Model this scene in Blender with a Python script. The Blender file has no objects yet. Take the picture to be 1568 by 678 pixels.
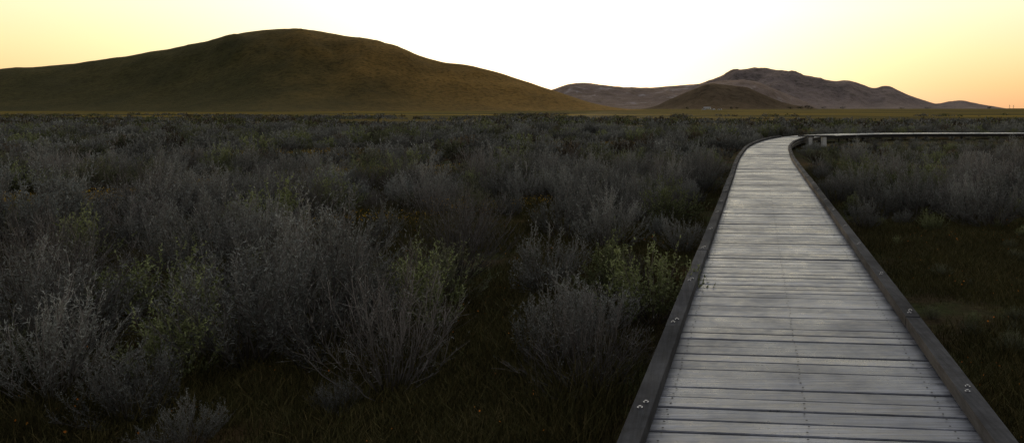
import bpy, math, random
import numpy as np
from mathutils import Vector, noise
random.seed(4); rng=np.random.default_rng(11)
scene=bpy.context.scene
scene.view_settings.view_transform='Standard'
scene.view_settings.look='None'
scene.view_settings.exposure=0
H_DECK=0.35; EYE=1.95
SUN_AZ=math.radians(-10.5); SUN_EL=math.radians(2.0)

# ------------------------------------------------------------ materials
def newmat(name):
    m=bpy.data.materials.new(name); m.use_nodes=True
    nt=m.node_tree; nt.nodes.clear()
    out=nt.nodes.new('ShaderNodeOutputMaterial'); b=nt.nodes.new('ShaderNodeBsdfPrincipled')
    nt.links.new(b.outputs[0],out.inputs[0]); return m,nt,b
def N(nt,t,**k):
    n=nt.nodes.new(t)
    for a,v in k.items(): setattr(n,a,v)
    return n
def ramp(nt,fac,stops):
    r=N(nt,'ShaderNodeValToRGB'); e=r.color_ramp.elements
    while len(e)<len(stops): e.new(0.5)
    for i,(p,c) in enumerate(stops): e[i].position=p; e[i].color=(*c,1)
    nt.links.new(fac,r.inputs[0]); return r.outputs[0]
def noisetex(nt,vec,scale,detail=6,rough=.55,dist=0):
    n=N(nt,'ShaderNodeTexNoise'); n.inputs['Scale'].default_value=scale; n.inputs['Detail'].default_value=detail
    n.inputs['Roughness'].default_value=rough; n.inputs['Distortion'].default_value=dist
    nt.links.new(vec,n.inputs['Vector']); return n.outputs['Fac']
def mapping(nt,vec,scale):
    m=N(nt,'ShaderNodeMapping'); m.inputs['Scale'].default_value=scale; nt.links.new(vec,m.inputs[0]); return m.outputs[0]
def mixc(nt,f,a,b,mode='MIX'):
    m=N(nt,'ShaderNodeMix',data_type='RGBA',blend_type=mode)
    for i,v in ((0,f),(6,a),(7,b)):
        if isinstance(v,(int,float)): m.inputs[i].default_value=v
        elif isinstance(v,tuple): m.inputs[i].default_value=(*v,1)
        else: nt.links.new(v,m.inputs[i])
    return m.outputs[2]
def mth(nt,op,a,b=0.0,c=0.0):
    m=N(nt,'ShaderNodeMath',operation=op)
    for i,v in enumerate((a,b,c)):
        if isinstance(v,(int,float)): m.inputs[i].default_value=v
        else: nt.links.new(v,m.inputs[i])
    return m.outputs[0]
def bump(nt,b,h,strength,dist):
    bp=N(nt,'ShaderNodeBump'); bp.inputs['Strength'].default_value=strength; bp.inputs['Distance'].default_value=dist
    nt.links.new(h,bp.inputs['Height']); nt.links.new(bp.outputs[0],b.inputs['Normal'])

def wood(name,grain_scale,dark,light,rough,spec=.5,var=.45):
    m,nt,b=newmat(name); b.inputs['Specular IOR Level'].default_value=spec
    tc=N(nt,'ShaderNodeTexCoord').outputs['Object']; geo=N(nt,'ShaderNodeNewGeometry')
    rnd=geo.outputs['Random Per Island']
    off=N(nt,'ShaderNodeCombineXYZ'); nt.links.new(mth(nt,'MULTIPLY',rnd,37.0),off.inputs[0]); nt.links.new(mth(nt,'MULTIPLY',rnd,91.0),off.inputs[2])
    va=N(nt,'ShaderNodeVectorMath',operation='ADD'); nt.links.new(tc,va.inputs[0]); nt.links.new(off.outputs[0],va.inputs[1])
    g=noisetex(nt,mapping(nt,va.outputs[0],grain_scale),1.0,6,.7,.4)
    blot=noisetex(nt,tc,1.5,4,.6)
    worn=noisetex(nt,va.outputs[0],11,5,.75)
    col=ramp(nt,g,[(.28,dark),(.5,tuple((a+c)/2 for a,c in zip(dark,light))),(.72,light)])
    tone=mth(nt,'MULTIPLY_ADD',rnd,var*1.3,1-var*.65)
    tone=mth(nt,'MULTIPLY',tone,mth(nt,'MULTIPLY_ADD',blot,1.6,.2))
    tone=mth(nt,'MULTIPLY',tone,mth(nt,'MULTIPLY_ADD',worn,1.8,.1))
    cc=N(nt,'ShaderNodeCombineColor')
    for i in range(3): nt.links.new(tone,cc.inputs[i])
    nt.links.new(mixc(nt,1.0,col,cc.outputs[0],'MULTIPLY'),b.inputs['Base Color'])
    r=mth(nt,'MULTIPLY_ADD',g,.3,rough-.15); r=mth(nt,'ADD',r,mth(nt,'MULTIPLY_ADD',worn,.7,-.35)); r=mth(nt,'ADD',r,mth(nt,'MULTIPLY_ADD',blot,-.6,.3))
    nt.links.new(r,b.inputs['Roughness'])
    bump(nt,b,g,.7,.005)
    return m
mat_plank=wood('weathered_deck_wood',(1.6,38,38),(.04,.043,.05),(.24,.25,.285),.38,.65)
mat_kerb=wood('weathered_kerb_wood',(38,1.6,38),(.03,.03,.031),(.075,.075,.078),.9,.08)
mat_under,nt,b=newmat('dark_joist_wood'); b.inputs['Roughness'].default_value=.85
tc=N(nt,'ShaderNodeTexCoord').outputs['Object']
nt.links.new(ramp(nt,noisetex(nt,tc,14),[(.3,(.02,.018,.016)),(.7,(.05,.045,.04))]),b.inputs['Base Color'])
mat_post,nt,b=newmat('pale_post'); b.inputs['Roughness'].default_value=.7
tc=N(nt,'ShaderNodeTexCoord').outputs['Object']
nt.links.new(ramp(nt,noisetex(nt,tc,9),[(.3,(.55,.54,.52)),(.7,(.75,.73,.7))]),b.inputs['Base Color'])
mat_metal,nt,b=newmat('galvanised_steel'); b.inputs['Metallic'].default_value=.9
tc=N(nt,'ShaderNodeTexCoord').outputs['Object']
nz=noisetex(nt,tc,60)
nt.links.new(ramp(nt,nz,[(.3,(.15,.15,.16)),(.7,(.36,.36,.38))]),b.inputs['Base Color'])
nt.links.new(mth(nt,'MULTIPLY_ADD',nz,.3,.3),b.inputs['Roughness'])

def foliage(name,c0,c1,c2,rough=.8,tips=True):
    m,nt,b=newmat(name)
    geo=N(nt,'ShaderNodeNewGeometry'); oi=N(nt,'ShaderNodeObjectInfo')
    col=ramp(nt,geo.outputs['Random Per Island'],[(0,c0),(.55,c1),(1,c2)])
    t=mth(nt,'MULTIPLY_ADD',oi.outputs['Random'],.85,.6)
    if tips:   # shrub-top highlights put into the colour by height, along with paler new growth
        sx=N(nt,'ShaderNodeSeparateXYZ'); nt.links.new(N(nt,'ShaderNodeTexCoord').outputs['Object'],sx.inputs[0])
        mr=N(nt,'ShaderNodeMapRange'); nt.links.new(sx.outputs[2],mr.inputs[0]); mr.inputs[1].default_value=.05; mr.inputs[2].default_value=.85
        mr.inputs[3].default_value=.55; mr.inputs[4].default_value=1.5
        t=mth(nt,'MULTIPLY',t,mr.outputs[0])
    cc=N(nt,'ShaderNodeCombineColor')
    for i in range(3): nt.links.new(t,cc.inputs[i])
    nt.links.new(mixc(nt,1.0,col,cc.outputs[0],'MULTIPLY'),b.inputs['Base Color'])
    b.inputs['Roughness'].default_value=rough
    b.inputs['Specular IOR Level'].default_value=.1
    return m
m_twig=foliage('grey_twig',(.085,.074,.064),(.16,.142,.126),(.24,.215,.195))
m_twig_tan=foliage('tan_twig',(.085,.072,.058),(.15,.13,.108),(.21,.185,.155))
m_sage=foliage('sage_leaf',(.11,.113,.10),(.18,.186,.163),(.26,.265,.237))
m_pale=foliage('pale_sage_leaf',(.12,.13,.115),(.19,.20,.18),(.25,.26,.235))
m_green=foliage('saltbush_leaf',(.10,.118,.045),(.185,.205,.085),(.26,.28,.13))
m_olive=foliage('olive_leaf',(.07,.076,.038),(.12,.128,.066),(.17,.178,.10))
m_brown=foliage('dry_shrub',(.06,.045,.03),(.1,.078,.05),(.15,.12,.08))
fs_=dict(tips=False)
d_sage=foliage('distant_sage',(.09,.09,.08),(.17,.17,.152),(.28,.28,.255),**fs_)
d_green=foliage('distant_green',(.06,.068,.03),(.13,.14,.06),(.21,.22,.1),**fs_)
d_brown=foliage('distant_dry',(.045,.035,.022),(.09,.07,.045),(.15,.12,.08),**fs_)
m_grass=foliage('grass_blade',(.035,.034,.011),(.07,.064,.022),(.13,.10,.04),**fs_)
m_flower=foliage('yellow_flower',(.5,.27,.02),(.6,.36,.03),(.65,.45,.06),**fs_)
m_flower2=foliage('orange_flower',(.4,.12,.02),(.5,.17,.02),(.5,.22,.03),**fs_)
m_tree=foliage('tree_leaf',(.02,.025,.012),(.035,.04,.02),(.05,.055,.03),**fs_)

# ------------------------------------------------------------ ribbon helper
class Rib:
    def __init__(s): s.v=[]; s.f=[]; s.m=[]; s.n=0
    def add(s,P0,P1,w0,w1,mat,r=rng):
        d=P1-P0; rnd=r.normal(size=P0.shape); sd=np.cross(d,rnd)
        sd/=np.linalg.norm(sd,axis=1,keepdims=True)+1e-9
        w0=np.broadcast_to(np.asarray(w0,float).reshape(-1,1),(len(P0),1)); w1=np.broadcast_to(np.asarray(w1,float).reshape(-1,1),(len(P0),1))
        V=np.stack([P0-sd*w0/2,P0+sd*w0/2,P1+sd*w1/2,P1-sd*w1/2],1).reshape(-1,3)
        k=len(P0); s.v.append(V); s.f.append(np.arange(4*k).reshape(-1,4)+s.n); s.m.append(np.broadcast_to(np.asarray(mat),(k,))); s.n+=4*k
    def mesh(s,name,mats):
        V=np.concatenate(s.v).astype(np.float32); F=np.concatenate(s.f).astype(np.int32); M=np.concatenate(s.m).astype(np.int32)
        me=bpy.data.meshes.new(name); me.vertices.add(len(V)); me.vertices.foreach_set('co',V.ravel())
        me.loops.add(F.size); me.loops.foreach_set('vertex_index',F.ravel())
        me.polygons.add(len(F)); me.polygons.foreach_set('loop_start',np.arange(0,F.size,4,dtype=np.int32))
        for m in mats: me.materials.append(m)
        me.polygons.foreach_set('material_index',M); me.update(calc_edges=True); me.validate(); return me

def shrub(name,seed,R,H,ns,nt_,nl,mats,leaf_l=.022,leaf_w=.007,tw=.0035,bare=0.0,up=.5,open_=1.0,low=.3):
    r=np.random.default_rng(seed); rb=Rib()
    az=r.uniform(0,2*np.pi,ns); q=np.sqrt(r.uniform(0,1,ns))
    lob=1+.22*np.sin(az*2+r.uniform(0,6))+.16*np.sin(az*3+r.uniform(0,6))
    Hh=H*(1-.55*q**2.2)*r.uniform(.65,1.15,ns)*(1+.15*np.sin(az*2+r.uniform(0,6)))
    tip=np.stack([np.cos(az)*q*R*lob,np.sin(az)*q*R*lob,Hh],1)
    base=np.stack([np.cos(az)*q*R*.16,np.sin(az)*q*R*.16,np.zeros(ns)-.03],1)
    nseg=5
    mid=(base+tip)*.5+np.stack([np.cos(az)*q*R*.13,np.sin(az)*q*R*.13,-.05*H*q],1)+r.normal(0,.04,(ns,3))
    def B(t): t=np.asarray(t).reshape(-1,1); return lambda i:(1-t)**2*base[i]+2*t*(1-t)*mid[i]+t*t*tip[i]
    prev=B(np.zeros(ns))(np.arange(ns))
    for k in range(1,nseg+1):
        t=k/nseg; cur=B(np.full(ns,t))(np.arange(ns))+r.normal(0,.013,(ns,3))
        w0=.010*(1-(k-1)/nseg)+tw; w1=.010*(1-k/nseg)+tw
        rb.add(prev,cur,w0*.9,w1*.9,0,r); prev=cur
    K=ns*nt_; i=np.repeat(np.arange(ns),nt_); t=low+(1.0-low)*r.uniform(0,1,K)**.8
    P=B(t)(i); T=B(np.minimum(t+.05,1.1))(i)-P; T/=np.linalg.norm(T,axis=1,keepdims=True)
    D=T+r.normal(0,.42*open_,(K,3))+np.array([0,0,up]); D/=np.linalg.norm(D,axis=1,keepdims=True)
    L=(.08+.2*r.uniform(0,1,K)**1.4)*H*1.1
    P1=P+D*(L*.55)[:,None]; D2=D+r.normal(0,.2,(K,3))+np.array([0,0,.12]); D2/=np.linalg.norm(D2,axis=1,keepdims=True)
    P2=P1+D2*(L*.45)[:,None]
    rb.add(P,P1,tw,tw*.75,0,r); rb.add(P1,P2,tw*.75,tw*.4,0,r)
    if nl>0:
        keep=r.uniform(0,1,K)>bare; kk=np.where(keep)[0]; j=np.repeat(kk,nl); s=r.uniform(.05,1.05,len(j))[:,None]
        Q=np.where(s<.55,P[j]+(P1[j]-P[j])*s/.55,P1[j]+(P2[j]-P1[j])*(s-.55)/.45)
        LD=D[j]*.9+r.normal(0,.62,(len(j),3)); LD/=np.linalg.norm(LD,axis=1,keepdims=True)
        ll=leaf_l*r.uniform(.6,1.3,len(j))[:,None]
        rb.add(Q,Q+LD*ll,leaf_w*r.uniform(.7,1.2,len(j)),leaf_w*.45,1,r)
    me=rb.mesh(name,mats); return bpy.data.objects.new(name,me)

def coll(name): return bpy.data.collections.new(name)
def scatter(name,P,rot,scl,idx,c):
    me=bpy.data.meshes.new(name); me.from_pydata([tuple(p) for p in P],[],[])
    a=me.attributes.new('rot','FLOAT_VECTOR','POINT'); a.data.foreach_set('vector',np.asarray(rot,np.float32).ravel())
    a=me.attributes.new('scl','FLOAT_VECTOR','POINT'); a.data.foreach_set('vector',np.asarray(scl,np.float32).ravel())
    a=me.attributes.new('idx','INT','POINT'); a.data.foreach_set('value',np.asarray(idx,np.int32))
    o=bpy.data.objects.new(name,me); scene.collection.objects.link(o)
    g=bpy.data.node_groups.new(name+'_scatter','GeometryNodeTree')
    g.interface.new_socket('Geometry',in_out='INPUT',socket_type='NodeSocketGeometry'); g.interface.new_socket('Geometry',in_out='OUTPUT',socket_type='NodeSocketGeometry')
    gi=g.nodes.new('NodeGroupInput'); go=g.nodes.new('NodeGroupOutput'); ip=g.nodes.new('GeometryNodeInstanceOnPoints')
    ci=g.nodes.new('GeometryNodeCollectionInfo'); ci.inputs['Collection'].default_value=c; ci.inputs['Separate Children'].default_value=True; ci.inputs['Reset Children'].default_value=True
    def na(t,nm):
        x=g.nodes.new('GeometryNodeInputNamedAttribute'); x.data_type=t; x.inputs['Name'].default_value=nm; return x.outputs['Attribute']
    L=g.links.new
    L(gi.outputs[0],ip.inputs['Points']); L(ci.outputs[0],ip.inputs['Instance']); ip.inputs['Pick Instance'].default_value=True
    L(na('INT','idx'),ip.inputs['Instance Index']); L(na('FLOAT_VECTOR','rot'),ip.inputs['Rotation']); L(na('FLOAT_VECTOR','scl'),ip.inputs['Scale'])
    L(ip.outputs[0],go.inputs[0])
    md=o.modifiers.new('scatter','NODES'); md.node_group=g
    return o

# ------------------------------------------------------------ ground height
def gz(x,y):
    a=.05*noise.noise(Vector((x*.35,y*.35,0)))+.10*noise.noise(Vector((x*.07,y*.07,3)))*min(1,abs(y)/30)
    return a-.03
# ------------------------------------------------------------ boardwalk
ctrl=[(0.275-.0893*6,-6),(0.275,0),(0.275+.0893*8,8),(0.275+.0893*16,16),(2.25,22.2),(2.66,26),(3.2,30.2),(4.25,35.5),(5.6,39.8),(7.6,43.4),(10.3,45.7),(14,46.9),(20,47.4),(34,47.6),(60,48),(110,48.5)]
def catmull(p,n=60):
    out=[]
    P=[np.array(q,float) for q in p]; P=[2*P[0]-P[1]]+P+[2*P[-1]-P[-2]]
    for i in range(1,len(P)-2):
        d=np.linalg.norm(P[i+1]-P[i]); 
        m0=(P[i+1]-P[i-1])/(np.linalg.norm(P[i+1]-P[i])+np.linalg.norm(P[i]-P[i-1]))*d
        m1=(P[i+2]-P[i])/(np.linalg.norm(P[i+2]-P[i+1])+np.linalg.norm(P[i+1]-P[i]))*d
        for k in range(n):
            t=k/n; out.append((2*t**3-3*t*t+1)*P[i]+(t**3-2*t*t+t)*m0+(-2*t**3+3*t*t)*P[i+1]+(t**3-t*t)*m1)
    out.append(P[-2]); return np.array(out)
cl=catmull(ctrl); cs=np.concatenate([[0],np.cumsum(np.linalg.norm(np.diff(cl,axis=0),axis=1))]); LEN=cs[-1]
def at(s):
    p=np.array([np.interp(s,cs,cl[:,0]),np.interp(s,cs,cl[:,1])])
    e=.3; q=np.array([np.interp(s+e,cs,cl[:,0])-np.interp(s-e,cs,cl[:,0]),np.interp(s+e,cs,cl[:,1])-np.interp(s-e,cs,cl[:,1])])
    q/=np.linalg.norm(q); return p,q,np.array([q[1],-q[0]])   # point, tangent, right
def pathdist(x,y): 
    return float(np.min(np.hypot(cl[:,0]-x,cl[:,1]-y)))
walk=bpy.data.objects.new('boardwalk',None); scene.collection.objects.link(walk)
def mkobj(name,V,F,mats,parent=None,bev=0,mi=None):
    me=bpy.data.meshes.new(name); me.from_pydata(V,[],F)
    for m in (mats if isinstance(mats,list) else [mats]): me.materials.append(m)
    if mi is not None: me.polygons.foreach_set('material_index',mi)
    me.update(); o=bpy.data.objects.new(name,me); scene.collection.objects.link(o)
    if parent: o.parent=parent
    if bev:
        md=o.modifiers.new('bevel','BEVEL'); md.width=bev; md.segments=1; md.limit_method='ANGLE'
    return o
def boxF(o): return [(o,o+1,o+2,o+3),(o+7,o+6,o+5,o+4),(o,o+4,o+5,o+1),(o+1,o+5,o+6,o+2),(o+2,o+6,o+7,o+3),(o+3,o+7,o+4,o)]
HW=.895; V=[];F=[]; pitch=.1455; s=0.0; 
while s<LEN-.3:
    gap=.012+random.uniform(-.003,.005)
    a,ta,ra=at(s+gap/2); b_,tb,rb_=at(s+pitch-gap/2)
    zt=H_DECK+random.uniform(-.003,.003); tl=random.uniform(-.002,.002); e1=random.uniform(-.006,.006); e2=random.uniform(-.006,.006)
    yaw=random.uniform(-.003,.003); cup=random.uniform(-.003,.003)
    c=[a-ra*(HW+e1),a+ra*(HW+e2),b_+rb_*(HW+e2),b_-rb_*(HW+e1)]
    o=len(V)
    top=[(c[0][0],c[0][1],zt+tl+cup),(c[1][0],c[1][1]+yaw,zt-tl+cup),(c[2][0],c[2][1]+yaw,zt-tl-cup),(c[3][0],c[3][1],zt+tl-cup)]
    V+=top+[(x,y,zt-.038) for x,y,z in top]; F+=boxF(o)
    s+=pitch
decking=mkobj('decking',V,F,mat_plank,walk,.005)
def sweep(V,F,s0,s1,off,w,z0,z1,step=.5):
    n=max(1,int(round((s1-s0)/step))); base=len(V)
    for k in range(n+1):
        p,t,r=at(s0+(s1-s0)*k/n)
        for dx,z in ((-w/2,z1),(w/2,z1),(w/2,z0),(-w/2,z0)):
            q=p+r*(off+dx); V.append((q[0],q[1],z))
    for k in range(n):
        a=base+4*k
        for j in range(4):
            F.append((a+j,a+(j+1)%4,a+4+(j+1)%4,a+4+j))
    F.append((base+3,base+2,base+1,base)); e=base+4*n; F.append((e,e+1,e+2,e+3))
V=[];F=[];bolts=[]
KW=.105
for side in (-1,1):
    s=1.37 if side>0 else 1.0
    s-=.9
    while s<46:
        L=2.74 ; z=H_DECK+.012
        dz=random.uniform(-.003,.003); do=random.uniform(-.004,.004)
        sweep(V,F,s,s+L-.01,side*(HW-KW/2+.012)+do,KW,z,z+.08+dz)
        for fr in (.12,L/2,):
            for e in (-.035,.035):
                bolts.append((s+fr+e,side*(HW-KW/2+.012)+do+ (0.012 if e>0 else -.008),z+.08+dz))
        for fr in (.12,L/2,L-.12):
            sweep(V,F,s+fr-.08,s+fr+.08,side*(HW-KW/2+.012),KW*.9,H_DECK+.007,z-.001,.2)
        s+=L
mkobj('kerb_rails',V,F,mat_kerb,walk,.008)
V=[];F=[]
for (s,off,z) in bolts:
    if s>45: continue
    p,t,r=at(s); q=p+r*off
    for (rad,h0,h1,n) in ((.015,0.0005,.0035,16),(.008,.004,.010,6)):
        o=len(V); ph=random.random()
        for zz in (z+h0,z+h1):
            for k in range(n): 
                a=ph+2*math.pi*k/n; V.append((q[0]+rad*math.cos(a),q[1]+rad*math.sin(a),zz))
        F.append(tuple(o+n+k for k in range(n)))
        for k in range(n): F.append((o+k,o+(k+1)%n,o+n+(k+1)%n,o+n+k))
mkobj('bolts',V,F,mat_metal,walk)
V=[];F=[]; s=0.0
while s<24:
    for off in (-.74,-.02,.70):
        for e in (.035,.11):
            p,t,r=at(s+e+random.uniform(-.008,.008)); q=p+r*(off+random.uniform(-.01,.01)); o=len(V); n=8
            V.append((q[0],q[1],H_DECK+.0066))
            for k in range(n):
                a=2*math.pi*k/n; V.append((q[0]+.0065*math.cos(a),q[1]+.0065*math.sin(a),H_DECK+.006))
            for k in range(n): F.append((o,o+1+k,o+1+(k+1)%n))
    s+=pitch
mkobj('screws',V,F,mat_under,walk)
V=[];F=[]
for off in (-.80,0,.80): sweep(V,F,0.2,LEN-1,off,.05,H_DECK-.2,H_DECK-.045,.6)
mkobj('joists',V,F,mat_under,walk)
V=[];F=[]; s=1.0
while s<LEN-1:
    for off in (-.72,.72):
        sweep(V,F,s,s+.1,off,.1,-.4,H_DECK-.047,.1)
    s+=2.4
mkobj('support_posts',V,F,mat_under,walk,.005)
def bench(x,y,rot,Ls=1.9):
    e=bpy.data.objects.new('bench',None); scene.collection.objects.link(e); e.location=(x,y,0); e.rotation_euler[2]=rot
    V=[];F=[]
    for k in range(3):
        y0=-.21+k*.145
        o=len(V); V+=[(-Ls/2,y0,.55),(Ls/2,y0,.55),(Ls/2,y0+.13,.55),(-Ls/2,y0+.13,.55),(-Ls/2,y0,.48),(Ls/2,y0,.48),(Ls/2,y0+.13,.48),(-Ls/2,y0+.13,.48)]; F+=boxF(o)
    mkobj('seat',V,F,mat_kerb,e,.008)
    V=[];F=[]
    for lx in (-Ls*.2,Ls*.2):
        o=len(V); V+=[(lx-.1,-.16,.475),(lx+.1,-.16,.475),(lx+.1,.16,.475),(lx-.1,.16,.475),(lx-.1,-.16,-.2),(lx+.1,-.16,-.2),(lx+.1,.16,-.2),(lx-.1,.16,-.2)]; F+=boxF(o)
    mkobj('legs',V,F,mat_post,e,.01)
bench(6.5,38.0,.15)

# ------------------------------------------------------------ ground
def axis(lo,hi,fine,near):
    v=[0.0]; st=fine
    while v[-1]<hi:
        st=fine if v[-1]<near else st*1.12; v.append(v[-1]+st)
    w=[0.0]; st=fine
    while w[-1]>lo:
        st=fine if -w[-1]<near else st*1.12; w.append(w[-1]-st)
    return sorted(set(v+w))
gx=axis(-14000,14000,.35,14); gy=axis(-3000,16000,.35,22)
V=[(x,y,gz(x,y) if abs(x)<900 and -100<y<900 else -.03) for y in gy for x in gx]
nx=len(gx); F=[(j*nx+i,j*nx+i+1,(j+1)*nx+i+1,(j+1)*nx+i) for j in range(len(gy)-1) for i in range(nx-1)]
mat_ground,nt,b=newmat('desert_scrub_ground'); b.inputs['Roughness'].default_value=.95; b.inputs['Specular IOR Level'].default_value=.02
geo=N(nt,'ShaderNodeNewGeometry'); pos=geo.outputs['Position']
fine=noisetex(nt,pos,14,6,.7); med=noisetex(nt,pos,1.3,5,.6); big=noisetex(nt,pos,.22,4,.6)
soil=ramp(nt,fine,[(.3,(.027,.02,.011)),(.55,(.063,.046,.024)),(.8,(.12,.09,.05))])
green=ramp(nt,fine,[(.3,(.024,.026,.01)),(.6,(.06,.065,.024)),(.8,(.10,.10,.04))])
c=mixc(nt,ramp(nt,med,[(.42,(0,0,0)),(.58,(1,1,1))]),soil,green)
rust=ramp(nt,big,[(.50,(0,0,0)),(.66,(1,1,1))])
c=mixc(nt,mth(nt,'MULTIPLY',rust,.6),c,(.15,.08,.025))
sx=N(nt,'ShaderNodeSeparateXYZ'); nt.links.new(pos,sx.inputs[0])
dist=mth(nt,'DIVIDE',mth(nt,'SUBTRACT',sx.outputs[1],80.0),80.0); 
cl_=N(nt,'ShaderNodeClamp'); nt.links.new(dist,cl_.inputs[0])
strip=noisetex(nt,mapping(nt,pos,(.008,.03,1)),1.0,6,.65)
gold=ramp(nt,strip,[(.38,(.03,.03,.01)),(.5,(.11,.08,.013)),(.62,(.26,.165,.016))])
c=mixc(nt,cl_.outputs[0],c,gold)
nt.links.new(c,b.inputs['Base Color']); bump(nt,b,fine,.8,.05)
ground=mkobj('ground',V,F,mat_ground)

# ------------------------------------------------------------ hills
def px(x): return (x-1059)/1120.
def hill(name,prof,Yc,W,mat,du,nv,rough,margin=.5,gull=1.0,seed=0):
    us=[px(p[0]) for p in prof]; hs=[max(0,(166-p[1])/1120.*Yc+2) for p in prof]; hm=max(hs)
    X0,X1=us[0]*Yc,us[-1]*Yc; nxx=int((X1-X0)/du)
    V=[];F=[]
    for i in range(nxx+1):
        X=X0+(X1-X0)*i/nxx
        h=sum(np.interp(X+k*du*1.2,[u*Yc for u in us],hs) for k in (-2,-1,0,1,2))/5
        wl=W*(.45+.55*min(1,h/hm))
        for j in range(nv+1):
            v=-1+2*j/nv; Y=Yc+v*W*1.9
            Xw=X*(1+ (Y-Yc)/Yc)
            bl=math.exp(-((Y-Yc)/wl)**2)
            g=noise.fractal(Vector((X/(W*.35)+seed,Y/(W*1.1),seed)),1.0,2.1,6)
            g2=noise.fractal(Vector((X/(W*.1),Y/(W*.12),seed+4)),1.0,2.0,5)
            side=min(1,abs(Y-Yc)/(wl*.5))
            z=h*bl*(1+gull*.22*g*side)+ hm*rough*g2*bl*(.35+.65*side)*min(1,h/(hm*.15))-1.5-2*(1-bl)
            V.append((Xw,Y,z))
    for i in range(nxx):
        for j in range(nv):
            a=i*(nv+1)+j; F.append((a,a+nv+1,a+nv+2,a+1))
    o=mkobj(name,V,F,mat)
    for p in o.data.polygons: p.use_smooth=True
    return o
def hillmat(name,cols,s1,s2,spots=None,bs=1.0,sheen=0,tint=(1,.6,.25),glow_cols=None):
    m,nt,b=newmat(name); b.inputs['Roughness'].default_value=.95; b.inputs['Specular IOR Level'].default_value=.03
    pos=N(nt,'ShaderNodeNewGeometry').outputs['Position']
    a=noisetex(nt,pos,s1,7,.65); c2=noisetex(nt,pos,s2,6,.7)
    c=ramp(nt,a,[(.32,cols[0]),(.5,cols[1]),(.68,cols[2])])
    if glow_cols:   # warm sun-haze glow painted into the grass colour towards the right shoulder
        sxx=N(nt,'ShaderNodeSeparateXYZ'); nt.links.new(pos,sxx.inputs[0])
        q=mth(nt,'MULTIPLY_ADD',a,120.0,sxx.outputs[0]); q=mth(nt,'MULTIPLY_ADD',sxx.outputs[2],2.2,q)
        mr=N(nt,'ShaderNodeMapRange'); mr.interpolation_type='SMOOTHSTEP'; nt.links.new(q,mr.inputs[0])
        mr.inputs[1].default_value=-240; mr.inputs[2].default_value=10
        c=mixc(nt,mr.outputs[0],c,ramp(nt,a,[(.3,glow_cols[0]),(.7,glow_cols[1])]))
    sp=ramp(nt,c2,[(.46,(1,1,1)),(.62,(.42,.45,.4))])
    c=mixc(nt,1.0,c,sp,'MULTIPLY')
    if spots:
        r=noisetex(nt,mapping(nt,pos,(1,1,1.5)),spots[0],5,.75); c=mixc(nt,ramp(nt,r,[(.56,(0,0,0)),(.64,(1,1,1))]),c,spots[1])
    if sheen:
        b.inputs['Sheen Weight'].default_value=sheen; b.inputs['Sheen Roughness'].default_value=.35; b.inputs['Sheen Tint'].default_value=(*tint,1)
    nt.links.new(c,b.inputs['Base Color']); bump(nt,b,c2,.5,bs); return m
mh1=hillmat('grassy_hill',[(.026,.029,.010),(.042,.041,.013),(.066,.057,.018)],.02,.3,sheen=.10,tint=(.9,.68,.28),glow_cols=((.20,.11,.028),(.30,.165,.04)))
mh2=hillmat('distant_mountain',[(.10,.082,.08),(.14,.114,.108),(.18,.148,.138)],.006,.04,None,8,.3,(1,.75,.62))
mh2b=hillmat('speckled_ridge',[(.10,.08,.074),(.135,.11,.102),(.17,.142,.13)],.006,.03,(.012,(.27,.255,.265)),8,.3,(1,.7,.5))
mh3=hillmat('dark_foothill',[(.045,.036,.026),(.068,.052,.035),(.095,.072,.046)],.008,.06,None,4,.12)
prof1=[(-900,150),(-700,120),(-500,98),(-300,100),(-100,108),(0,105),(50,102),(90,97),(130,94),(170,88),(210,82),(250,75),(290,68),(320,61),(350,55),(380,48),(405,44),(435,42),(465,43),(490,46),(515,51),(540,55),(570,59),(595,66),(620,75),(645,84),(665,91),(685,96),(710,97),(735,102),(765,109),(800,121),(830,131),(855,139),(885,149),(915,158),(950,164),(1000,167.5)]
prof2=[(1020,168),(1035,150),(1055,134),(1080,125),(1100,118),(1120,112),(1135,110),(1150,106),(1165,103.5),(1180,106),(1200,110),(1225,114),(1245,117),(1265,122),(1280,124.5),(1300,122),(1318,128),(1337,136),(1347,132.5),(1357,130.5),(1368,135),(1385,143),(1410,152),(1435,159.5),(1450,156),(1470,153),(1490,157),(1515,162),(1545,166.5),(1600,168)]
prof2b=[(500,168),(620,150),(740,140),(820,140),(850,137),(865,129),(885,126.5),(905,126.5),(920,130),(945,134),(975,134.5),(1000,134),(1030,131),(1060,129),(1090,126),(1120,122),(1160,125),(1220,150),(1260,168)]
prof3=[(980,168),(1005,162),(1030,150),(1060,137),(1080,129.5),(1100,128),(1125,131),(1145,133),(1165,143),(1185,151),(1205,158),(1230,163),(1260,168)]
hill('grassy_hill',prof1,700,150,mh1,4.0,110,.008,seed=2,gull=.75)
hill('distant_mountain',prof2,3800,620,mh2,10,110,.035,seed=7,gull=1.6)
hill('speckled_ridge',prof2b,3000,480,mh2b,12,90,.03,seed=12,gull=1.3)
hill('dark_foothill',prof3,2200,240,mh3,6,80,.03,seed=21)

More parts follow.
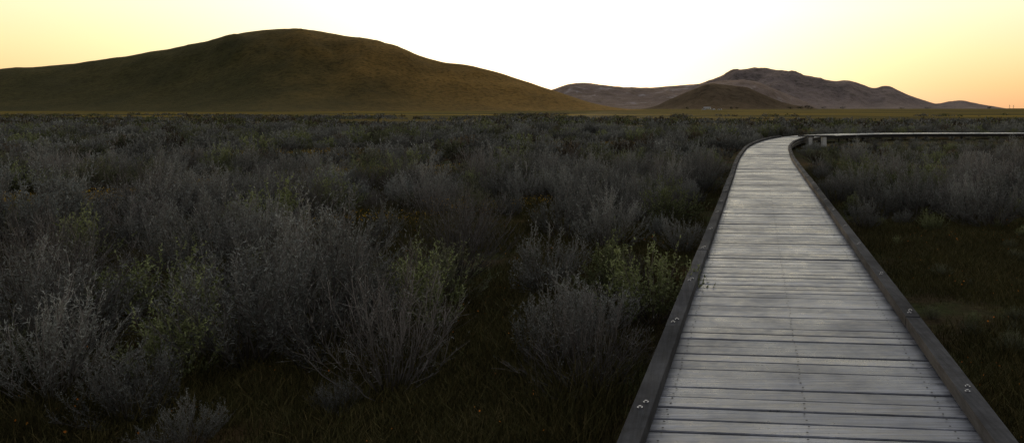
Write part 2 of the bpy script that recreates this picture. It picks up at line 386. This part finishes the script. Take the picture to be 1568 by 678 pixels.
# ------------------------------------------------------------ shrubs
cn=coll('sagebrush_plants')
def reg(o): cn.objects.link(o)
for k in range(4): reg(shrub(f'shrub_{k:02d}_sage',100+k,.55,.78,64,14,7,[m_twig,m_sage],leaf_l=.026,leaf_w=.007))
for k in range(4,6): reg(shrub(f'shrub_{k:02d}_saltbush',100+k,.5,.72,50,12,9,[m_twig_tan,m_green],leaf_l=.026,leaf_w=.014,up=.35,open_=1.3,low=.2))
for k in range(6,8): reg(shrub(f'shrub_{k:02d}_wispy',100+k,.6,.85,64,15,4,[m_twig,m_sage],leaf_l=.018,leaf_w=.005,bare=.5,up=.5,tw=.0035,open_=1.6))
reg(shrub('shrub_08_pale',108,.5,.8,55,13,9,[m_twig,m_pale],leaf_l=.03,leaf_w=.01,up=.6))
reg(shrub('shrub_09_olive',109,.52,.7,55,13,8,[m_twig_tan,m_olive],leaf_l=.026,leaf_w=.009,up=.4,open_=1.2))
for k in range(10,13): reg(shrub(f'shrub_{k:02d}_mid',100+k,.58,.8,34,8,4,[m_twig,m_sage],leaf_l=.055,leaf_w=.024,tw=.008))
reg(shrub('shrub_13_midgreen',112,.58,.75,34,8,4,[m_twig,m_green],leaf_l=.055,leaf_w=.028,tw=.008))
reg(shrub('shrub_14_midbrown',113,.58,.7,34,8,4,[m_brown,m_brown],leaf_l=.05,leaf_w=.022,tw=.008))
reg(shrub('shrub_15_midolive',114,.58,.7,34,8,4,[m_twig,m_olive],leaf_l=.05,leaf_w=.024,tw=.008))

P=[];R=[];S=[];I=[]
def put(x,y,k,s,h=None):
    P.append((x,y,gz(x,y))); R.append((random.uniform(-.08,.08),random.uniform(-.08,.08),random.uniform(0,6.28)))
    S.append((s,s,s*(h or 1))); I.append(k)
manual=[(-.36,6.75,4,.95),(-.75,7.4,5,.8),(-.72,5.05,6,.8),(-1.0,5.6,1,.8),(-2.36,6.6,5,.85),(-2.1,5.1,7,1.0),(-2.75,5.6,0,1.05),(-3.4,5.6,1,1.15),(-3.1,6.5,2,1.2),
 (-3.75,5.2,5,.7),(-4.3,4.95,2,.85),(-4.9,5.7,3,1.0),(-5.6,6.2,0,1.0),(-2.95,4.3,0,.36),(-2.3,4.75,1,.28),(-1.55,7.9,0,.85),(-2.7,8.4,7,1.1),(-3.9,7.6,3,1.15),(-5.2,7.8,1,1.1),
 (-4.3,9.2,0,1.1),(-1.2,10.2,2,.9),(-.4,12.4,5,.95),(-.9,13.4,1,1),(-6.6,7.4,7,1.1),(-1.9,10.9,3,1.),(-3.2,10.4,7,1.),(-6.2,9.6,2,1.1),(-7.6,9.1,5,.9),(-6.8,13.6,5,1.0),
 (-3.55,4.65,1,.6),(-4.8,5.0,9,.7),(-2.6,7.4,9,.9),(-.15,10.0,1,.6),(3.3,13.0,1,.8),(3.9,13.8,8,.7),(2.95,15.0,0,.8),(4.6,14.6,2,.8)]
for m in manual: put(*m)
clear=[(-1.7,6.2,.5,1.3),(-.9,4,.9,.8),(-5.1,12.0,1.3,1.3),(-12.2,17.6,1.5,2.4),(-13.2,14.4,2.2,1.9),(-9,22,3,1.6),(-16,30,6,2.6),(-5,38,6,2.6),(-1.6,8.9,.8,.5),(-3.6,14.5,1.2,.9),(1,30,2.2,1.5)]
def isclear(x,y):
    for cx,cy,a,b_ in clear:
        if ((x-cx)/a)**2+((y-cy)/b_)**2<1: return True
    return False
cell={}
def ck(x,y): return (int(math.floor(x)),int(math.floor(y)))
for m in manual: cell.setdefault(ck(m[0],m[1]),[]).append((m[0],m[1]))
def okd(x,y,dm):
    a,b_=ck(x,y)
    for i in (-1,0,1):
        for j in (-1,0,1):
            for q in cell.get((a+i,b_+j),()):
                if (q[0]-x)**2+(q[1]-y)**2<dm*dm: return False
    return True
cnt=0
for _ in range(32000):
    y=4.6+ (62-4.6)*math.sqrt(random.random()); u=random.uniform(-1.12,.62); x=u*y
    if isclear(x,y): continue
    pd=pathdist(x,y)
    if pd<1.45: continue
    pcx=.275+.0893*y
    right=(x>pcx and y<47)
    if right and y<12.0+1.8*noise.noise(Vector((x*.4,1,0)))+max(0,(x-5)*.25): continue
    if x>5 and 35.5<y<47.5 and x>pcx+2: 
        if random.random()<.93: continue
    nz=noise.noise(Vector((x*.16,y*.16,7)))
    if nz<-.38: continue
    if not okd(x,y,.58 if y<20 else .76): continue
    cell.setdefault(ck(x,y),[]).append((x,y))
    sc=random.uniform(.4,1.15)*(1+.35*nz)
    if right and y>24: sc=min(sc,.6)
    if right and y>34: sc=min(sc,.35)
    if y<24: k=random.choices([0,1,2,3,4,5,6,7,8,9],[6,6,6,6,2,2,3,3,1.5,4])[0]
    else: k=random.choices([10,11,12,13,14,15],[4,4,4,2.8,1.8,3.5])[0]
    put(x,y,k,sc,random.uniform(.8,1.1)); cnt+=1
for _ in range(60):
    y=random.uniform(4,13); x=random.uniform(2.2,.6*y+1)
    if pathdist(x,y)<1.25: continue
    put(x,y,random.choice([9,9,5,9]),random.uniform(.12,.26)); 
scatter('sagebrush_field',P,R,S,I,cn)
print('SHRUBS',cnt)
C=[];
for _ in range(19000):
    y=60+(300-60)*random.random()**.8; u=random.uniform(-1.12,.62); x=u*y
    if pathdist(x,y)<1.6: continue
    nz=noise.noise(Vector((x*.035,y*.05,9)))+.3*noise.noise(Vector((x*.2,y*.2,2)))
    if nz< -.12+1.1*max(0,(y-105)/180)+(.15 if x>0 else 0): continue
    C.append((x,y,gz(x,y),random.uniform(.45,1.2),random.choices([0,1,2],[6,3.5,3])[0]))
C=np.array(C); rb=Rib(); nL=34; r=np.random.default_rng(5)
n=len(C); i=np.repeat(np.arange(n),nL); a=r.uniform(0,6.283,len(i)); q=np.sqrt(r.uniform(0,1,len(i)))
Sx=C[i,3]; lo=1+.3*np.sin(a*2+i*1.7)
zz=(.78*np.sqrt(np.maximum(0,1-(q*.9)**2)))*r.uniform(.25,1.05,len(i))
P0=np.stack([C[i,0]+np.cos(a)*q*.7*Sx*lo,C[i,1]+np.sin(a)*q*.7*Sx*lo,C[i,2]+zz*Sx*.8],1)
Dd=np.stack([np.cos(a)*q*.6,np.sin(a)*q*.6,np.full(len(i),.9)],1)+r.normal(0,.4,(len(i),3)); Dd/=np.linalg.norm(Dd,axis=1,keepdims=True)
rb.add(P0,P0+Dd*(.2*Sx*r.uniform(.6,1.4,len(i)))[:,None],.15*Sx,.05*Sx,C[i,4].astype(int),r)
o=bpy.data.objects.new('distant_brush',rb.mesh('distant_brush',[d_sage,d_green,d_brown])); scene.collection.objects.link(o)
print('FAR',n)

# ------------------------------------------------------------ grass + flowers
cg=coll('grass_clumps')
def clump(name,seed,n,R,h0,h1,w,mats,flower=0,fs=.012,fm=1):
    r=np.random.default_rng(seed); rb=Rib()
    a=r.uniform(0,6.283,n); q=np.sqrt(r.uniform(0,1,n))*R; b0=np.stack([np.cos(a)*q,np.sin(a)*q,np.full(n,-.02)],1)
    h=r.uniform(h0,h1,n); ln=r.normal(0,.35,(n,2))*h[:,None]
    b1=b0+np.stack([ln[:,0]*.4,ln[:,1]*.4,h*.6],1); b2=b0+np.stack([ln[:,0],ln[:,1],h],1)
    rb.add(b0,b1,w,w*.8,0,r); rb.add(b1,b2,w*.8,w*.2,0,r)
    if flower:
        i=r.integers(0,n,flower); c0=b2[i]+r.normal(0,.006,(flower,3)); d=r.normal(0,1,(flower,3)); d/=np.linalg.norm(d,axis=1,keepdims=True)
        rb.add(c0-d*fs/2,c0+d*fs/2,fs,fs*.8,fm,r)
    o=bpy.data.objects.new(name,rb.mesh(name,mats)); cg.objects.link(o)
for k in range(3): clump(f'grass_{k}',300+k,380,.5,.04,.15,.005,[m_grass])
clump('grass_3_tall',304,240,.3,.12,.34,.005,[m_grass])
clump('grass_4_flower',305,220,.5,.08,.24,.005,[m_grass,m_flower],150,.016)
clump('grass_5_flower',306,160,.5,.05,.14,.005,[m_grass,m_flower2],10,.012)
P=[];R=[];S=[];I=[]
for _ in range(7000):
    y=2.6+21*random.random()**.85; u=random.uniform(-1.1,.6); x=u*y
    if pathdist(x,y)<.95+.35: continue
    nz=noise.noise(Vector((x*.5,y*.5,17)))
    ic=isclear(x,y)
    if nz<-.25 and not ic: continue
    k=random.choices([0,1,2,3,5],[5,5,5,2.2,1.2])[0]
    if x>1 and k==3: k=0
    if k==3 and nz<.1: k=1
    P.append((x,y,gz(x,y))); R.append((0,0,random.uniform(0,6.28))); s=random.uniform(.6,1.15); S.append((s,s,s*random.uniform(.5,1.2))); I.append(k)
for cx,cy,a,b_,n in [(-13.2,14.4,2.2,1.9,60),(-12.2,17.6,1.5,2.4,22),(-9,22,3,1.6,30),(-16,30,6,2.6,80),(-5.1,12.0,1.3,1.3,7),(-3.6,14.5,1.2,.9,6),(-5,38,6,2.6,50)]:
    for _ in range(n):
        t=random.uniform(0,6.28); q=math.sqrt(random.random()); x=cx+a*q*math.cos(t); y=cy+b_*q*math.sin(t)
        P.append((x,y,gz(x,y))); R.append((0,0,t)); s=random.uniform(.6,1.1); S.append((s,s,s)); I.append(4)
scatter('grass',P,R,S,I,cg)

# ------------------------------------------------------------ far details
def tree_mesh(name,x,y,z,h,w,seed):
    r=np.random.default_rng(seed); rb=Rib(); n=260
    c=r.normal(0,1,(9,3))*np.array([w*.25,w*.25,h*.16])+np.array([0,0,h*.58])
    i=r.integers(0,9,n); p=c[i]+r.normal(0,1,(n,3))*np.array([w*.14,w*.14,h*.1]); d=r.normal(0,1,(n,3)); d/=np.linalg.norm(d,axis=1,keepdims=True)
    rb.add(p-d*h*.04,p+d*h*.04,h*.07,h*.05,1,r)
    tr0=np.array([[0,0,0.]]); rb.add(tr0,np.array([[0,0,h*.45]]),h*.07,h*.04,0,r); 
    for q in c: rb.add(np.array([[0,0,h*.3]]),q[None,:],h*.035,h*.012,0,r)
    me=rb.mesh(name,[mat_under,m_tree]); o=bpy.data.objects.new(name,me); o.location=(x,y,z); scene.collection.objects.link(o)
for k,(pxx,yy,h,w) in enumerate([(1226,1500,8,14),(1236,1500,10,13),(1243,1520,7,12),(1210,1600,7,10),(1262,1500,6,12),(1290,1500,6,10),(1052,1400,5,7),(1120,1450,6,8),(1128,1450,5,8),(1515,1300,6,9),(1380,1500,5,14),(1420,1500,5,14)]):
    tree_mesh('tree',px(pxx)*yy,yy,-.3,h,w,500+k)
m_white,nt,b=newmat('white_paint'); tc=N(nt,'ShaderNodeTexCoord').outputs['Object']
nt.links.new(ramp(nt,noisetex(nt,tc,1.5),[(.3,(.58,.58,.57)),(.7,(.7,.7,.69))]),b.inputs['Base Color']); b.inputs['Roughness'].default_value=.35
m_roof,nt,b=newmat('roof_metal'); tc=N(nt,'ShaderNodeTexCoord').outputs['Object']
nt.links.new(ramp(nt,noisetex(nt,tc,1.5),[(.3,(.3,.3,.3)),(.7,(.42,.42,.42))]),b.inputs['Base Color']); b.inputs['Roughness'].default_value=.7
m_glass,nt,b=newmat('dark_glass'); tc=N(nt,'ShaderNodeTexCoord').outputs['Object']
nt.links.new(ramp(nt,noisetex(nt,tc,2),[(.3,(.02,.02,.025)),(.7,(.04,.04,.045))]),b.inputs['Base Color']); b.inputs['Roughness'].default_value=.1
def prism(V,F,M,poly,y0,y1,mi):
    o=len(V); n=len(poly)
    V+=[(x,y0,z) for x,z in poly]+[(x,y1,z) for x,z in poly]
    F.append(tuple(o+k for k in range(n))); M.append(mi); F.append(tuple(o+n+k for k in reversed(range(n)))); M.append(mi)
    for k in range(n): F.append((o+(k+1)%n,o+k,o+n+k,o+n+(k+1)%n)); M.append(mi)
def car(x,y,z,rot):
    V=[];F=[];M=[]
    prism(V,F,M,[(-2.2,.35),(2.2,.35),(2.25,.8),(1.3,.98),(-2.2,1.0)],-.88,.88,0)
    prism(V,F,M,[(-1.95,1.002),(1.1,.985),(.4,1.5),(-1.6,1.55)],-.8,.8,0)
    for yy0,yy1 in ((-.806,-.802),(.802,.806)): prism(V,F,M,[(-1.7,1.05),(.8,1.03),(.33,1.43),(-1.5,1.47)],yy0,yy1,1)
    for wx in (-1.4,1.4):
        for w0,w1 in ((-.93,-.7),(.7,.93)):
            prism(V,F,M,[(wx+.34*math.cos(a*math.pi/6),.34+.34*math.sin(a*math.pi/6)) for a in range(12)],w0,w1,2)
    o=mkobj('parked_car',V,F,[m_white,m_glass,mat_under],None,0,M); o.location=(x,y,z); o.rotation_euler[2]=rot
car(px(1078)*760,760,0,.1); car(px(1092)*790,790,0,-.2); car(px(1102)*770,770,0,2.9)
def house(x,y,z,w,d,h,rot):
    e=bpy.data.objects.new('white_farmhouse',None); scene.collection.objects.link(e); e.location=(x,y,z); e.rotation_euler[2]=rot
    V=[];F=[];M=[]; prism(V,F,M,[(-d/2,0),(d/2,0),(d/2,h),(0,h*1.45),(-d/2,h)],-w/2,w/2,0); mkobj('walls',V,F,m_white,e)
    V=[];F=[];M=[]; prism(V,F,M,[(-d/2-.5,h-.2),(0,h*1.45+.06),(d/2+.5,h-.2),(d/2+.5,h+.05),(0,h*1.45+.35),(-d/2-.5,h+.05)],-w/2-.4,w/2+.4,0); mkobj('roof',V,F,m_roof,e)
    V=[];F=[];M=[]
    for k in range(4):
        yy=-w/2+w*(k+.5)/4; z0=0 if k==2 else 1; prism(V,F,M,[(-d/2-.05,z0),(-d/2-.02,z0),(-d/2-.02,2.1),(-d/2-.05,2.1)],yy-.5,yy+.5,0)
    mkobj('windows_and_door',V,F,m_glass,e)
house(px(1083)*1500,1500,0,14,8,3,1.4)
def pylon(x,y,h):
    V=[];F=[]
    def bar(a,b_,w):
        a=Vector(a);b_=Vector(b_);d=(b_-a).normalized(); s=d.cross(Vector((.3,1,.2))).normalized()*w; t=d.cross(s).normalized()*w; o=len(V)
        for p in (a,b_): V.extend([tuple(p+s+t),tuple(p-s+t),tuple(p-s-t),tuple(p+s-t)])
        F.extend(boxF(o))
    for sx_ in (-1,1):
        for sy in (-1,1): bar((sx_*h*.12,sy*h*.12,0),(sx_*.4,sy*.4,h),.12)
    for k in range(5):
        z=h*k/5; w=h*.12*(1-k/5)+.4*k/5; z2=h*(k+1)/5; w2=h*.12*(1-(k+1)/5)+.4*(k+1)/5
        for sy in (-1,1): bar((-w,sy*w,z),(w2,sy*w2,z2),.07); bar((w,sy*w,z),(-w2,sy*w2,z2),.07)
    for k in (.72,.85,.97): bar((-h*.16,0,h*k),(h*.16,0,h*k),.12)
    o=mkobj('power_pylon',V,F,mat_metal); o.location=(x,y,0)
pylon(px(1546)*3000,3000,16); pylon(px(1552)*3200,3200,16); 

# ------------------------------------------------------------ sky, sun, camera
w=bpy.data.worlds.new('World'); scene.world=w; w.use_nodes=True; nt=w.node_tree; bg=nt.nodes['Background']
sky=nt.nodes.new('ShaderNodeTexSky'); sky.sky_type='NISHITA'; sky.sun_disc=False
sky.sun_elevation=SUN_EL; sky.sun_rotation=SUN_AZ; sky.altitude=700; sky.air_density=1.0; sky.dust_density=2.0; sky.ozone_density=1.5
hs=N(nt,'ShaderNodeHueSaturation'); hs.inputs['Saturation'].default_value=.75; nt.links.new(sky.outputs[0],hs.inputs['Color'])
base=mixc(nt,1.0,hs.outputs[0],(.03,.03,.03),'MULTIPLY')
D=N(nt,'ShaderNodeTexCoord').outputs['Generated']
sp=N(nt,'ShaderNodeSeparateXYZ'); nt.links.new(D,sp.inputs[0])
el=ramp(nt,sp.outputs[2],[(0,(.80,.39,.16)),(.03,(.89,.53,.21)),(.07,(.93,.71,.34)),(.13,(.96,.87,.56)),(.3,(.74,.75,.74)),(1,(.42,.45,.53))])
dt=N(nt,'ShaderNodeVectorMath',operation='DOT_PRODUCT'); nt.links.new(D,dt.inputs[0]); dt.inputs[1].default_value=(math.sin(SUN_AZ),math.cos(SUN_AZ),0.06)
mr=N(nt,'ShaderNodeMapRange'); nt.links.new(dt.outputs['Value'],mr.inputs[0]); mr.inputs[1].default_value=-.3; mr.inputs[2].default_value=.8; mr.inputs[3].default_value=.45; mr.inputs[4].default_value=1.0
anti=mixc(nt,mth(nt,'MULTIPLY',mth(nt,'SUBTRACT',1.0,mr.outputs[0]),1.2),el,(.43,.42,.45))
cc=N(nt,'ShaderNodeCombineColor')
for i in range(3): nt.links.new(mr.outputs[0],cc.inputs[i])
el2=mixc(nt,1.0,anti,cc.outputs[0],'MULTIPLY')
gl=mth(nt,'POWER',mth(nt,'MAXIMUM',dt.outputs['Value'],0.0),12.0)
cg2=N(nt,'ShaderNodeCombineColor')
for i,k in enumerate((1.0,.93,.72)): nt.links.new(mth(nt,'MULTIPLY',gl,k*.85),cg2.inputs[i])
tot=mixc(nt,1.0,mixc(nt,1.0,base,el2,'ADD'),cg2.outputs[0],'ADD')
nt.links.new(tot,bg.inputs[0]); bg.inputs[1].default_value=1.0
sun=bpy.data.lights.new('sun','SUN'); sun.energy=.7; sun.angle=math.radians(.5); sun.color=(1,.72,.42)
so=bpy.data.objects.new('sun',sun); scene.collection.objects.link(so)
d=Vector((math.sin(SUN_AZ)*math.cos(SUN_EL),math.cos(SUN_AZ)*math.cos(SUN_EL),math.sin(SUN_EL)))
so.rotation_euler=d.to_track_quat('Z','Y').to_euler()
cam=bpy.data.cameras.new('camera'); co=bpy.data.objects.new('camera',cam); scene.collection.objects.link(co)
co.location=(0,0,EYE); co.rotation_euler=(math.radians(90),0,0)
cam.sensor_width=36; cam.lens=1120/1568*36; cam.shift_x=-275/1568; cam.shift_y=-173/1568; cam.clip_end=30000; cam.clip_start=.1
scene.camera=co
